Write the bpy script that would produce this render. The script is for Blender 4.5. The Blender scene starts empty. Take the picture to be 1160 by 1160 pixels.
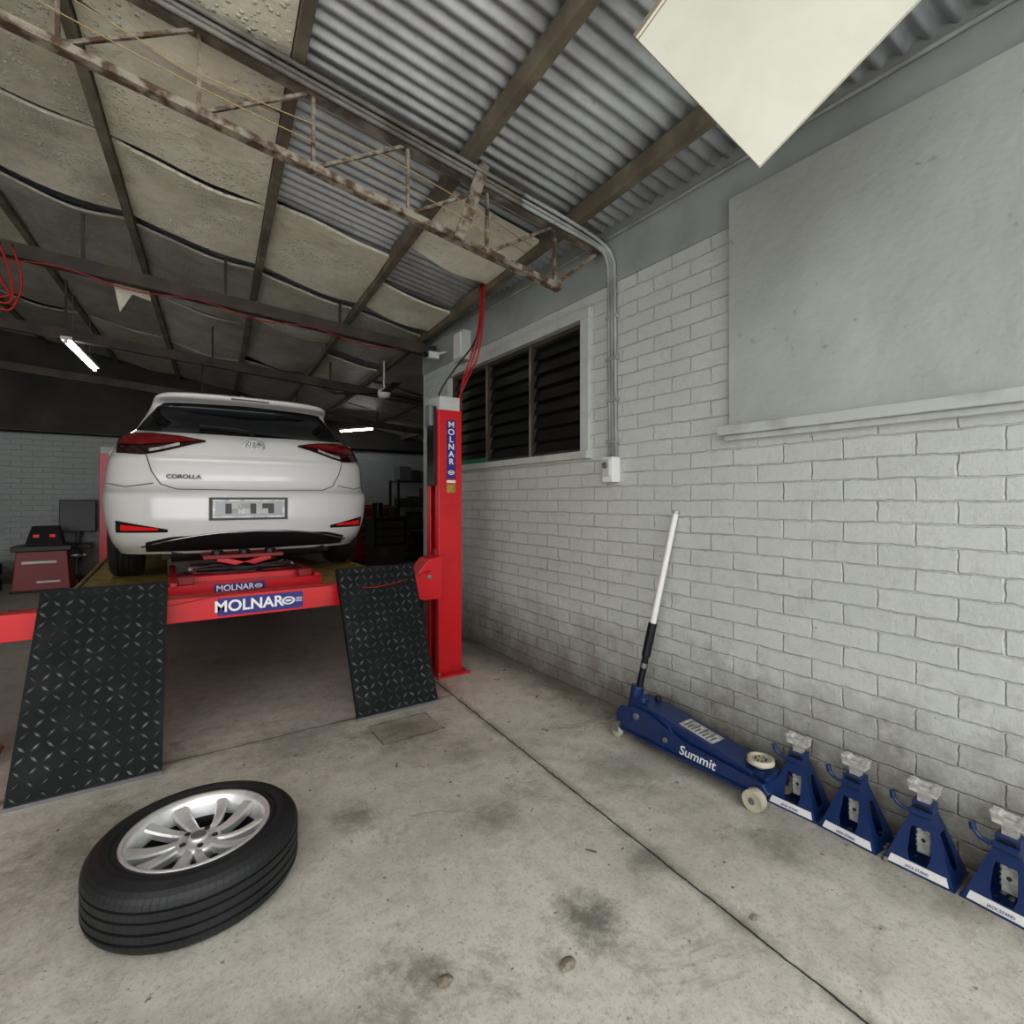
import bpy, bmesh, math, random
from mathutils import Vector, Matrix
random.seed(7)
scene = bpy.context.scene
V = Vector

# ------------------------------------------------------------------ materials
class NT:
    def __init__(s, name):
        s.m = bpy.data.materials.new(name); s.m.use_nodes = True
        s.t = s.m.node_tree; s.b = s.t.nodes['Principled BSDF']
    def node(s, ty): return s.t.nodes.new(ty)
    def put(s, sock, v):
        if v is None: return
        if isinstance(v, bpy.types.NodeSocket): s.t.links.new(v, sock)
        elif isinstance(v, (tuple, list)) and len(v) == 3 and sock.type == 'RGBA': sock.default_value = (*v, 1)
        else: sock.default_value = v
    def math(s, op, a, b=None, c=None, clamp=False):
        n = s.node('ShaderNodeMath'); n.operation = op; n.use_clamp = clamp
        s.put(n.inputs[0], a); s.put(n.inputs[1], b); s.put(n.inputs[2], c); return n.outputs[0]
    def mix(s, f, a, b, mode='MIX'):
        n = s.node('ShaderNodeMix'); n.data_type = 'RGBA'; n.blend_type = mode
        s.put(n.inputs[0], f); s.put(n.inputs[6], a); s.put(n.inputs[7], b); return n.outputs[2]
    def noise(s, vec, scale, detail=4, rough=.55, dist=0):
        n = s.node('ShaderNodeTexNoise'); s.put(n.inputs['Vector'], vec)
        n.inputs['Scale'].default_value = scale; n.inputs['Detail'].default_value = detail
        n.inputs['Roughness'].default_value = rough; n.inputs['Distortion'].default_value = dist
        return n.outputs['Fac']
    def step(s, f, lo, hi):
        n = s.node('ShaderNodeMapRange'); n.clamp = True
        s.put(n.inputs[0], f); n.inputs[1].default_value = lo; n.inputs[2].default_value = hi
        return n.outputs[0]
    def pos(s): return s.node('ShaderNodeNewGeometry').outputs['Position']
    def obj(s): return s.node('ShaderNodeTexCoord').outputs['Object']
    def sep(s, v):
        n = s.node('ShaderNodeSeparateXYZ'); s.put(n.inputs[0], v); return n.outputs
    def comb(s, x, y, z):
        n = s.node('ShaderNodeCombineXYZ')
        s.put(n.inputs[0], x); s.put(n.inputs[1], y); s.put(n.inputs[2], z); return n.outputs[0]
    def bump(s, h, strength, dist, prev=None):
        n = s.node('ShaderNodeBump'); s.put(n.inputs['Height'], h)
        n.inputs['Strength'].default_value = strength; n.inputs['Distance'].default_value = dist
        if prev is not None: s.put(n.inputs['Normal'], prev)
        return n.outputs[0]
    def out(s, color=None, rough=None, metal=None, normal=None):
        s.put(s.b.inputs['Base Color'], color); s.put(s.b.inputs['Roughness'], rough)
        s.put(s.b.inputs['Metallic'], metal); s.put(s.b.inputs['Normal'], normal)
        return s.m

def simple(name, col, rough=.5, metal=0, col2=None, scale=8, lo=.4, hi=.7, bump=0, bscale=60, coat=0, emit=0):
    t = NT(name); o = t.obj(); c = col
    if col2: c = t.mix(t.step(t.noise(o, scale, 6), lo, hi), col, col2)
    nrm = t.bump(t.noise(o, bscale, 3), bump, .004) if bump else None
    t.out(c, rough, metal, nrm)
    if coat: t.b.inputs['Coat Weight'].default_value = coat
    if emit:
        t.b.inputs['Emission Color'].default_value = (*col, 1); t.b.inputs['Emission Strength'].default_value = emit
    return t.m

def brick_mat(name, axis, light, dark):
    t = NT(name); p = t.pos(); x, y, z = t.sep(p)
    wob = t.math('MULTIPLY', t.math('SUBTRACT', t.noise(p, 3, 3), .5), .016)
    wob2 = t.math('MULTIPLY', t.math('SUBTRACT', t.noise(p, 30, 3), .5), .014)
    u = y if axis == 'Y' else x
    vec = t.comb(t.math('ADD', u, wob2), t.math('ADD', t.math('ADD', z, wob), wob2), 0)
    b = t.node('ShaderNodeTexBrick'); t.put(b.inputs['Vector'], vec)
    b.inputs['Scale'].default_value = 1; b.inputs['Brick Width'].default_value = .24
    b.inputs['Row Height'].default_value = .083; b.inputs['Mortar Size'].default_value = .005
    b.inputs['Mortar Smooth'].default_value = .8; b.inputs['Bias'].default_value = 0
    b.inputs['Color1'].default_value = (.0, .0, .0, 1); b.inputs['Color2'].default_value = (1, 1, 1, 1)
    b.inputs['Mortar'].default_value = (.5, .5, .5, 1)
    mort = b.outputs['Fac']
    tone = t.math('MULTIPLY', t.sep(b.outputs['Color'])[0], .22)
    blot = t.step(t.noise(p, 1.3, 6, .65), .42, .75)
    fine = t.step(t.noise(p, 22, 5, .7), .5, .85)
    c = t.mix(t.math('ADD', tone, t.math('MULTIPLY', blot, .4)), light, dark)
    c = t.mix(t.math('MULTIPLY', fine, .25), c, (.27, .25, .21))
    gap = t.step(t.noise(p, 4, 5, .7), .47, .62)
    thin = t.step(mort, .6, 1.0)
    c = t.mix(t.math('MULTIPLY', thin, t.math('ADD', t.math('MULTIPLY', gap, .38), .02)), c, (.22, .205, .18))
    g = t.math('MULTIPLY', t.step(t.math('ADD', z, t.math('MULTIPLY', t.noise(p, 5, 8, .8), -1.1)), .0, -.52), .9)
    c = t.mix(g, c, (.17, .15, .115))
    st = t.math('MULTIPLY', t.step(t.noise(p, 4.5, 8, .8), .55, .66), t.step(z, 1.4, .15))
    c = t.mix(t.math('MULTIPLY', st, .62), c, (.30, .255, .185))
    chips = t.math('MULTIPLY', t.step(t.noise(p, 19, 4, .6), .69, .73), t.step(z, 2.6, .3))
    c = t.mix(t.math('MULTIPLY', chips, .6), c, (.14, .12, .10))
    n1 = t.bump(t.math('SUBTRACT', 1, mort), .75, .007)
    n2 = t.bump(t.noise(p, 38, 6, .65), .55, .008, n1)
    return t.out(c, .5, 0, n2)

def floor_mat():
    t = NT('concrete_floor'); p = t.pos(); x, y, z = t.sep(p)
    big = t.step(t.noise(p, 1.3, 9, .7), .40, .60)
    mid = t.step(t.noise(p, 5, 9, .75), .40, .62)
    c = t.mix(big, (.66, .63, .56), (.47, .445, .385))
    c = t.mix(t.math('MULTIPLY', mid, .45), c, (.74, .71, .64))
    m2 = t.step(t.noise(p, 11, 9, .85), .50, .64)
    c = t.mix(t.math('MULTIPLY', m2, .5), c, (.31, .28, .235))
    sp = t.step(t.noise(p, 70, 4, .8), .53, .66)
    c = t.mix(t.math('MULTIPLY', sp, .45), c, (.22, .20, .17))
    st = t.step(t.noise(p, 2.6, 9, .8, .8), .55, .65)
    c = t.mix(t.math('MULTIPLY', st, .55), c, (.21, .19, .155))
    dots = t.step(t.noise(p, 20, 4, .65), .66, .71)
    c = t.mix(t.math('MULTIPLY', dots, .75), c, (.08, .075, .065))
    edge = t.math('MULTIPLY', t.math('SUBTRACT', t.noise(p, 12, 9, .85), .5), 4.2)
    for (sx, sy, r, k) in ((1.04, 1.14, .10, .8), (1.07, 1.71, .11, .5), (.62, 2.02, .09, .6), (-.23, 2.40, .26, .6), (.35, 4.1, .75, .4), (1.39, 1.22, .07, .6),
                           (.566, 1.25, .06, .6), (.575, 2.84, .28, .5), (1.08, 2.62, .22, .6), (1.3, 3.3, .35, .4), (.25, 1.2, .14, .35), (1.75, 1.7, .2, .45), (-.9, 1.6, .3, .4), (1.2, 2.2, .12, .4), (1.85, 1.0, .12, .5)):
        dx = t.math('SUBTRACT', x, sx); dy = t.math('SUBTRACT', y, sy)
        d = t.math('SQRT', t.math('ADD', t.math('MULTIPLY', dx, dx), t.math('MULTIPLY', dy, dy)))
        v = t.math('ADD', t.math('DIVIDE', d, r), edge)
        c = t.mix(t.math('MULTIPLY', t.step(v, 1.3, .2), k), c, (.13, .12, .10))
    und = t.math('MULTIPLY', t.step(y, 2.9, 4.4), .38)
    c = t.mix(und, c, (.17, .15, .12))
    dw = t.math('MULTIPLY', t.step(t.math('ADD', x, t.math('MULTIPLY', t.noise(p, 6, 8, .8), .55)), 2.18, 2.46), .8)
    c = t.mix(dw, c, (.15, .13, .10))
    wob = t.math('MULTIPLY', t.math('SUBTRACT', t.noise(p, 9, 6, .75), .5), .018)
    d1 = t.math('ABSOLUTE', t.math('ADD', t.math('SUBTRACT', t.math('SUBTRACT', t.math('MULTIPLY', x, .9984), t.math('MULTIPLY', y, .056)), 1.354), wob))
    j1 = t.step(d1, .005, .0015)
    brk = t.step(t.noise(p, 3.2, 6, .7), .38, .55)
    h1 = t.math('MULTIPLY', t.step(d1, .045, .004), t.math('MULTIPLY', brk, .6))
    d2 = t.math('ABSOLUTE', t.math('ADD', t.math('SUBTRACT', y, 2.93), wob))
    lim = t.math('LESS_THAN', x, 1.53)
    j2 = t.math('MULTIPLY', t.step(d2, .0045, .0015), lim)
    h2 = t.math('MULTIPLY', t.math('MULTIPLY', t.step(d2, .045, .004), t.math('MULTIPLY', brk, .6)), lim)
    qx = t.math('DIVIDE', t.math('ABSOLUTE', t.math('SUBTRACT', x, 1.09)), .17)
    qy = t.math('DIVIDE', t.math('ABSOLUTE', t.math('SUBTRACT', y, 2.655)), .125)
    q = t.math('ADD', t.math('MAXIMUM', qx, qy), t.math('MULTIPLY', wob, 9))
    j4 = t.math('MULTIPLY', t.step(t.math('ABSOLUTE', t.math('SUBTRACT', q, 1)), .05, .015), t.math('MULTIPLY', brk, .85))
    c = t.mix(t.math('MULTIPLY', t.math('LESS_THAN', q, 1), .35), c, (.24, .20, .155))
    c = t.mix(t.math('MAXIMUM', h1, h2), c, (.15, .13, .11))
    J = t.math('MAXIMUM', t.math('MAXIMUM', j1, j2), j4)
    c = t.mix(J, c, (.035, .032, .027))
    vn = t.node('ShaderNodeTexVoronoi'); vn.feature = 'DISTANCE_TO_EDGE'; vn.inputs['Scale'].default_value = .8
    off = t.node('ShaderNodeVectorMath'); off.operation = 'ADD'
    nz = t.node('ShaderNodeTexNoise'); nz.inputs['Scale'].default_value = 3; nz.inputs['Detail'].default_value = 6
    t.put(nz.inputs['Vector'], p)
    sc = t.node('ShaderNodeVectorMath'); sc.operation = 'SCALE'; sc.inputs['Scale'].default_value = .35
    t.put(sc.inputs[0], nz.outputs['Color']); t.put(off.inputs[0], p); t.put(off.inputs[1], sc.outputs[0])
    t.put(vn.inputs['Vector'], off.outputs[0])
    cr = t.math('MULTIPLY', t.step(vn.outputs['Distance'], .004, .001), t.step(t.noise(p, 1.2, 3), .52, .6))
    c = t.mix(t.math('MULTIPLY', cr, .5), c, (.1, .09, .08))
    n1 = t.bump(t.math('SUBTRACT', 1, J), .8, .006)
    n2 = t.bump(t.noise(p, 70, 6, .7), .35, .004, n1)
    n3 = t.bump(t.noise(p, 6, 8, .7), .4, .012, n2)
    return t.out(c, t.math('ADD', .5, t.math('MULTIPLY', mid, .25)), 0, n3)

M_floor = floor_mat()
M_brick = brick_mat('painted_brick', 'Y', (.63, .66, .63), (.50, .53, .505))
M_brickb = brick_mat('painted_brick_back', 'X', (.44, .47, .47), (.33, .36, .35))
M_band = simple('painted_render', (.40, .43, .415), .6, 0, (.30, .32, .31), 3, bump=.2, bscale=25)
M_trim = simple('painted_trim', (.56, .59, .565), .5, 0, (.38, .39, .37), 6, .5, .8, bump=.1)
def board_mat():
    t = NT('painted_board'); p = t.pos()
    c = t.mix(t.step(t.noise(p, 1.5, 6), .35, .7), (.52, .55, .52), (.43, .46, .435))
    c = t.mix(t.math('MULTIPLY', t.step(t.noise(p, 6, 3, .5, 1.8), .67, .73), .55), c, (.24, .24, .21))
    c = t.mix(t.math('MULTIPLY', t.step(t.noise(p, 14, 3, .5), .69, .75), .6), c, (.34, .29, .22))
    return t.out(c, .5, 0, t.bump(t.noise(p, 4, 5), .5, .03))
M_board = board_mat()
def corr_mat():
    t = NT('galvanised_corrugated'); p = t.pos()
    c = t.mix(t.step(t.noise(p, 2.2, 7, .65), .35, .7), (.60, .63, .67), (.32, .33, .35))
    c = t.mix(t.math('MULTIPLY', t.step(t.noise(p, 9, 6, .7), .6, .75), .4), c, (.2, .17, .14))
    return t.out(c, .36, .65)
M_corr = corr_mat()
M_timber = simple('aged_timber', (.15, .125, .09), .8, 0, (.27, .24, .18), 5, bump=.4, bscale=30)
M_dkbeam = simple('dark_steel_beam', (.045, .04, .034), .6, 0, (.10, .07, .05), 5)
M_rust = simple('rusty_painted_steel', (.36, .33, .27), .7, 0, (.11, .07, .045), 16, .42, .58, bump=.3)
M_rust2 = simple('rust_steel', (.13, .105, .085), .7, 0, (.30, .27, .23), 9, .45, .7, bump=.3)
M_cond = simple('grey_conduit', (.42, .44, .43), .45, 0, (.25, .25, .24), 5)
M_cond2 = simple('dusty_conduit', (.26, .25, .225), .6, 0, (.13, .115, .10), 4, .4, .6)
def insul(name, a, b, speck):
    t = NT(name); p = t.pos()
    c = t.mix(t.step(t.noise(p, 2.2, 8, .75), .40, .64), a, b)
    vo = t.node('ShaderNodeTexVoronoi'); vo.inputs['Scale'].default_value = 34; t.put(vo.inputs['Vector'], p)
    d = t.math('MULTIPLY', t.step(vo.outputs['Distance'], .36, .18), t.step(t.noise(p, 1.8, 3), .46, .56))
    c = t.mix(t.math('MULTIPLY', d, speck), c, (.92, .91, .83))
    ds = t.step(t.noise(p, 4, 7, .7), .60, .70)
    c = t.mix(t.math('MULTIPLY', ds, .4), c, (.34, .30, .21))
    return t.out(c, .42, 0, t.bump(t.math('ADD', t.noise(p, 9, 6), t.math('MULTIPLY', d, .7)), .7, .02))
M_ins = insul('cream_insulation', (.95, .92, .79), (.76, .725, .58), .6)
M_ins2 = insul('foil_insulation', (.80, .77, .66), (.55, .52, .42), 1)
M_ins_dim = insul('dimmed_insulation', (.55, .53, .46), (.34, .32, .27), .5)  # darker copy for deep bays; light falloff put into the colour
M_red = simple('red_lift_paint', (.62, .012, .02), .32, 0, (.40, .01, .016), 4, .55, .8, coat=.3)
M_dred = simple('dark_red_paint', (.26, .008, .010), .4)
M_blue = simple('navy_jack_paint', (.008, .032, .13), .33, 0, (.008, .02, .07), 12, .55, .8, coat=.3)
M_label = simple('blue_label', (.035, .03, .22), .4)
M_white = simple('white_paint', (.80, .80, .78), .35)
M_offw = simple('offwhite_plastic', (.58, .55, .44), .45, 0, (.34, .31, .24), 14)
M_dirtyw = simple('worn_white_metal', (.68, .68, .66), .4, .2, (.3, .29, .27), 30)
M_black = simple('black_rubber', (.010, .010, .011), .6)
M_tyre = simple('tyre_rubber', (.012, .013, .015), .5, 0, (.024, .025, .026), 6, bump=.15)
M_blk = simple('black_plastic', (.010, .010, .011), .35)
M_plate = simple('black_treadplate', (.006, .008, .009), .62, 0, (.018, .019, .019), 7, .5, .75)
M_plate.node_tree.nodes['Principled BSDF'].inputs['Specular IOR Level'].default_value = .25
M_lug = simple('worn_treadplate_lugs', (.035, .042, .045), .4, .2, (.20, .205, .20), 9, .45, .68)
M_yel = simple('ochre_deck', (.42, .31, .06), .6, 0, (.14, .11, .05), 9, .4, .7)
M_alu = simple('alloy_silver', (.78, .78, .78), .3, .55, (.60, .60, .60), 20, .5, .8)
M_alud = simple('dark_alloy_pocket', (.04, .04, .045), .4, .5)
M_chrome = simple('chrome', (.50, .50, .52), .15, 1)
M_steel = simple('grey_steel', (.28, .29, .30), .4, .7)
M_car = simple('white_car_paint', (.78, .78, .77), .2, 0, coat=.8)
def glass_dark():
    t = NT('dark_car_glass'); t.out((.006, .008, .009), .06, 0); return t.m
M_glass = glass_dark()
M_tail = simple('tail_light_red', (.20, .003, .006), .12, 0, coat=.7)
M_taild = simple('tail_light_smoked', (.03, .005, .007), .1, 0, coat=.7)
M_refl = simple('reflector_red_glow', (.7, .01, .015), .2, emit=.15)  # faint glow added to the red, though bumper reflectors hold no lamp
M_louv = simple('louvre_glass', (.007, .008, .008), .2, 0, (.016, .017, .016), 5)
M_dark = simple('unlit_interior', (.01, .01, .01), .9)
M_foam = simple('white_foam_board', (.72, .72, .63), .6, 0, (.60, .60, .49), 2.5, .45, .75)
M_foame = simple('foam_board_edge', (.33, .28, .2), .7)
M_tube = simple('fluorescent_tube', (1, 1, 1), .5, emit=25)
M_hose = simple('red_air_hose', (.42, .015, .018), .45)
M_cable = simple('tan_cable', (.42, .33, .18), .6)
M_stone = simple('pebble_stone', (.28, .24, .185), .8, 0, (.12, .11, .09), 30)
M_txtw = simple('white_lettering', (.85, .85, .85), .4)
M_txtd = simple('dark_lettering', (.04, .04, .045), .4)
M_gap = simple('panel_gap', (.10, .10, .10), .6)
M_dgrey = simple('dark_grey_matte', (.05, .048, .044), .8, 0, (.09, .085, .08), 2)
M_green = simple('green_strip', (.03, .22, .10), .5)

# ------------------------------------------------------------------ mesh builder
def frame_from(d, up=V((0, 0, 1))):
    d = d.normalized()
    if abs(d.dot(up)) > .98: up = V((0, 1, 0))
    x = d.cross(up).normalized(); y = x.cross(d).normalized()
    return x, y, d

class MB:
    def __init__(s): s.bm = bmesh.new(); s.mats = []
    def mi(s, m):
        if m not in s.mats: s.mats.append(m)
        return s.mats.index(m)
    def add(s, vs, fs, m, smooth=False):
        k = s.mi(m); bv = [s.bm.verts.new(v) for v in vs]
        for f in fs:
            try:
                fc = s.bm.faces.new([bv[i] for i in f]); fc.material_index = k; fc.smooth = smooth
            except ValueError: pass
        return bv
    HF = [(0, 3, 2, 1), (4, 5, 6, 7), (0, 1, 5, 4), (1, 2, 6, 5), (2, 3, 7, 6), (3, 0, 4, 7)]
    def hexa(s, pts, m): s.add([V(p) for p in pts], s.HF, m)
    def bb(s, x0, x1, y0, y1, z0, z1, m):
        s.hexa([(x0, y0, z0), (x1, y0, z0), (x1, y1, z0), (x0, y1, z0), (x0, y0, z1), (x1, y0, z1), (x1, y1, z1), (x0, y1, z1)], m)
    def box(s, c, size, m, R=None):
        c = V(c); h = V(size) / 2; pts = []
        for (a, b, e) in [(-1, -1, -1), (1, -1, -1), (1, 1, -1), (-1, 1, -1), (-1, -1, 1), (1, -1, 1), (1, 1, 1), (-1, 1, 1)]:
            p = V((a * h.x, b * h.y, e * h.z))
            if R is not None: p = R @ p
            pts.append(c + p)
        s.hexa(pts, m)
    def beam(s, p0, p1, w, h, m, up=V((0, 0, 1)), w1=None, h1=None):
        p0, p1 = V(p0), V(p1); x, y, d = frame_from(p1 - p0, V(up))
        w1 = w if w1 is None else w1; h1 = h if h1 is None else h1
        a = [p0 - x * w / 2 - y * h / 2, p0 + x * w / 2 - y * h / 2, p0 + x * w / 2 + y * h / 2, p0 - x * w / 2 + y * h / 2]
        b = [p1 - x * w1 / 2 - y * h1 / 2, p1 + x * w1 / 2 - y * h1 / 2, p1 + x * w1 / 2 + y * h1 / 2, p1 - x * w1 / 2 + y * h1 / 2]
        s.hexa(a + b, m)
    def cyl(s, p0, p1, r, m, n=16, r1=None):
        p0, p1 = V(p0), V(p1); x, y, d = frame_from(p1 - p0); r1 = r if r1 is None else r1
        vs = []
        for p, rr in ((p0, r), (p1, r1)):
            for i in range(n):
                a = 2 * math.pi * i / n; vs.append(p + (x * math.cos(a) + y * math.sin(a)) * rr)
        k = s.mi(m); bv = [s.bm.verts.new(v) for v in vs]
        for i in range(n):
            f = s.bm.faces.new([bv[i], bv[(i + 1) % n], bv[n + (i + 1) % n], bv[n + i]]); f.material_index = k; f.smooth = True
        for seq in (bv[:n][::-1], bv[n:]):
            f = s.bm.faces.new(seq); f.material_index = k
            for e in f.edges: e.smooth = False
    def tube(s, pts, r, m, n=8, sub=6):
        pts = [V(p) for p in pts]
        if len(pts) > 2 and sub > 1:
            q = []
            P = [pts[0]] + pts + [pts[-1]]
            for i in range(1, len(P) - 2):
                for k in range(sub):
                    u = k / sub; a, b, c, d = P[i - 1], P[i], P[i + 1], P[i + 2]
                    q.append(.5 * ((2 * b) + (c - a) * u + (2 * a - 5 * b + 4 * c - d) * u * u + (3 * b - a - 3 * c + d) * u ** 3))
            q.append(pts[-1]); pts = q
        rings = []; k = s.mi(m); xp = None
        for i, p in enumerate(pts):
            d = (pts[min(i + 1, len(pts) - 1)] - pts[max(i - 1, 0)]).normalized()
            if xp is None: x, y, _ = frame_from(d)
            else:
                x = (xp - d * xp.dot(d)).normalized(); y = d.cross(x)
            xp = x
            rings.append([s.bm.verts.new(p + (x * math.cos(2 * math.pi * j / n) + y * math.sin(2 * math.pi * j / n)) * r) for j in range(n)])
        for a, b in zip(rings, rings[1:]):
            for j in range(n):
                f = s.bm.faces.new([a[j], a[(j + 1) % n], b[(j + 1) % n], b[j]]); f.material_index = k; f.smooth = True
        for rg in (rings[0][::-1], rings[-1]):
            f = s.bm.faces.new(rg); f.material_index = k
    def lathe(s, prof, m, T=None, n=64, closed=False, smooth=True):
        T = T or Matrix(); rings = []; k = s.mi(m)
        for i in range(n):
            a = 2 * math.pi * i / n
            rings.append([s.bm.verts.new(T @ V((r * math.cos(a), r * math.sin(a), z))) for r, z in prof])
        L = len(prof)
        for i in range(n):
            A, B = rings[i], rings[(i + 1) % n]
            for j in range(L if closed else L - 1):
                f = s.bm.faces.new([A[j], B[j], B[(j + 1) % L], A[(j + 1) % L]]); f.material_index = k; f.smooth = smooth
    def prism(s, poly, o, ax, ay, az, depth, m):
        o, ax, ay, az = V(o), V(ax), V(ay), V(az); n = len(poly)
        vs = [o + ax * a + ay * b for a, b in poly] + [o + ax * a + ay * b + az * depth for a, b in poly]
        s.add(vs, [tuple(range(n))[::-1], tuple(range(n, 2 * n))] + [(i, (i + 1) % n, n + (i + 1) % n, n + i) for i in range(n)], m)
    def ball(s, c, r, m, sc=(1, 1, 1), n=16):
        prof = [(r * math.sin(math.pi * i / 10) + 1e-5, -r * math.cos(math.pi * i / 10)) for i in range(11)]
        s.lathe(prof, m, Matrix.Translation(V(c)) @ Matrix.Diagonal((*sc, 1)), n)
    def build(s, name, parent=None, bevel=0, normals=True):
        if normals: bmesh.ops.recalc_face_normals(s.bm, faces=s.bm.faces)
        co = [v.co for v in s.bm.verts]
        lo = V([min(c[i] for c in co) for i in range(3)]); hi = V([max(c[i] for c in co) for i in range(3)])
        ctr = (lo + hi) / 2; ctr.z = lo.z
        for v in s.bm.verts: v.co -= ctr
        me = bpy.data.meshes.new(name); s.bm.to_mesh(me); s.bm.free()
        for m in s.mats: me.materials.append(m)
        ob = bpy.data.objects.new(name, me); scene.collection.objects.link(ob); ob.location = ctr
        if parent:
            ob.parent = parent; ob.matrix_parent_inverse = Matrix.Translation(-parent.location)
        if bevel:
            b = ob.modifiers.new('bevel', 'BEVEL'); b.width = bevel; b.segments = 2; b.limit_method = 'ANGLE'; b.angle_limit = .7
        return ob

def empty(name, loc):
    e = bpy.data.objects.new(name, None); e.location = loc; e.empty_display_size = .1
    scene.collection.objects.link(e); return e

def text(name, body, size, m, loc, xd, yd, parent, extrude=.0006, sx=1, spacing=1, line=1, shear=0, bold=0):
    cu = bpy.data.curves.new(name, 'FONT'); cu.body = body; cu.size = size; cu.extrude = extrude
    cu.align_x = 'CENTER'; cu.align_y = 'CENTER'; cu.space_character = spacing; cu.space_line = line; cu.shear = shear
    cu.offset = bold; cu.materials.append(m)
    ob = bpy.data.objects.new(name, cu); scene.collection.objects.link(ob)
    x = V(xd).normalized(); y = V(yd).normalized(); z = x.cross(y)
    Mx = Matrix((( x.x, y.x, z.x, loc[0]), (x.y, y.y, z.y, loc[1]), (x.z, y.z, z.z, loc[2]), (0, 0, 0, 1)))
    Mx = Mx @ Matrix.Diagonal((sx, 1, 1, 1))
    if parent:
        ob.parent = parent; ob.matrix_parent_inverse = Matrix.Translation(-parent.location)
    ob.matrix_basis = Mx
    return ob

# ------------------------------------------------------------------ room shell
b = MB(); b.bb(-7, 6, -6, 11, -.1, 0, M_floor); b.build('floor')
WY0, WY1 = 2.50, 4.40; WZ0, WZ1 = 1.56, 2.42
b = MB(); X0, X1 = 2.25, 2.48
b.bb(X0, X1, -.8, 5.0, 0, WZ0, M_brick)
b.bb(X0, X1, -.8, WY0, WZ0, 2.56, M_brick)
b.bb(X0, X1, WY1, 5.0, WZ0, 2.56, M_brick)
b.bb(X0, X1, WY0, WY1, WZ1, 2.56, M_brick)
b.bb(X0 - .012, X1, -.8, 5.0, 2.56, 2.94, M_band)
b.build('wall_right')
b = MB(); b.bb(-7, 6, 10.5, 10.7, 0, 2.3, M_brickb); b.bb(-7, 6, 10.48, 10.7, 2.3, 4.6, M_dgrey); b.build('wall_back')  # upper part of the back wall drawn darker
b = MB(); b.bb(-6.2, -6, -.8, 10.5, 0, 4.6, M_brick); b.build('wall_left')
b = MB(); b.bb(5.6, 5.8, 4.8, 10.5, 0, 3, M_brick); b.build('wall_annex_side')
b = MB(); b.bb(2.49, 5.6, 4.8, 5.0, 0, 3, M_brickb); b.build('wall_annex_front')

win = empty('window_1', (2.25, 3.45, 1.56))
b = MB()
b.bb(2.226, 2.26, WY0 - .07, WY0 + .005, WZ0 + .002, WZ1 - .006, M_trim)
b.bb(2.226, 2.26, WY1 - .005, WY1 + .07, WZ0 + .002, WZ1 - .006, M_trim)
b.bb(2.224, 2.26, WY0 - .075, WY1 + .075, WZ1 - .005, WZ1 + .06, M_trim)
b.bb(2.20, 2.30, WY0 - .08, WY1 + .08, WZ0 - .045, WZ0 + .001, M_trim)
b.build('outer_trim', win)
b = MB()
nb = 3; bw = (WY1 - WY0) / nb
for i in range(nb + 1):
    yy = WY0 + i * bw; b.bb(2.285, 2.351, yy - .018, yy + .018, WZ0, WZ1, M_dkbeam)
    if 0 < i < nb: b.bb(2.280, 2.284, yy - .012, yy + .012, WZ0, WZ1, M_cond2)
b.bb(2.286, 2.35, WY0, WY1, WZ0, WZ0 + .03, M_dkbeam); b.bb(2.286, 2.35, WY0, WY1, WZ1 - .03, WZ1, M_dkbeam)
b.build('frame', win)
b = MB()
for i in range(nb):
    for k in range(8):
        z = WZ0 + .075 + k * .101
        R = Matrix.Rotation(math.radians(16), 3, 'Y')
        b.box((2.32, WY0 + (i + .5) * bw, z), (.005, bw - .04, .112), M_louv, R)
b.build('louvre_blades', win)
b = MB(); b.bb(2.46, 2.475, WY0, WY1, WZ0, WZ1, M_dark); b.bb(2.27, 2.285, 3.75, WY1-.05, WZ0 + .005, WZ0 + .05, M_green); b.build('dark_backing', win)  # black sheet painted as the darkness of the unlit room behind

b = MB(); b.bb(2.215, 2.25, -.75, 1.44, 1.60, 2.68, M_board); b.build('wall_board', bevel=.003)
b = MB(); b.bb(2.185, 2.25, -.75, 1.485, 1.555, 1.60, M_trim); b.bb(2.21, 2.25, -.75, 1.46, 1.53, 1.555, M_trim); b.build('trim_1', bevel=.004)

# roof
cs, sn = math.cos(math.radians(4)), math.sin(math.radians(4)); SL = .19
def RP(xp, yp, dz=0): return V((2.25 - xp * cs + yp * sn, 2.5 + xp * sn + yp * cs, 2.90 + SL * xp + dz))
def RY(xp, Y, dz=0): return RP(xp, (Y - 2.5 - xp * sn) / cs, dz)
bm = MB(); pitch = .078; n = int(12 / pitch * 10); vs = []; fs = []
for i in range(n + 1):
    yp = -3.6 + i * pitch / 10; dz = .015 * math.sin(2 * math.pi * i / 10)
    for xp in (-3.4, -.02, 8.6): vs.append(RP(xp, yp, dz + .014))
for i in range(n):
    for k in (0, 1):
        fs.append((i * 3 + k, i * 3 + 3 + k, i * 3 + 4 + k, i * 3 + 1 + k))
bm.add(vs, fs, M_corr, True); bm.build('ceiling', normals=False)

PUR = [.25, .94, 1.76, 2.62, 3.45, 4.3, 5.15, 6.0, 6.85, 7.7]
b = MB()
for xp in PUR:
    b.beam(RP(xp, -3.5, -.055), RP(xp, 8.2, -.055), .05, .095, M_timber)
for xp in (-.6, -1.4, -2.2, -3.0):
    b.beam(RP(xp, 2.8, -.055), RP(xp, 8.2, -.055), .05, .095, M_timber)
b.build('roof_purlins', bevel=.003)

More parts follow.
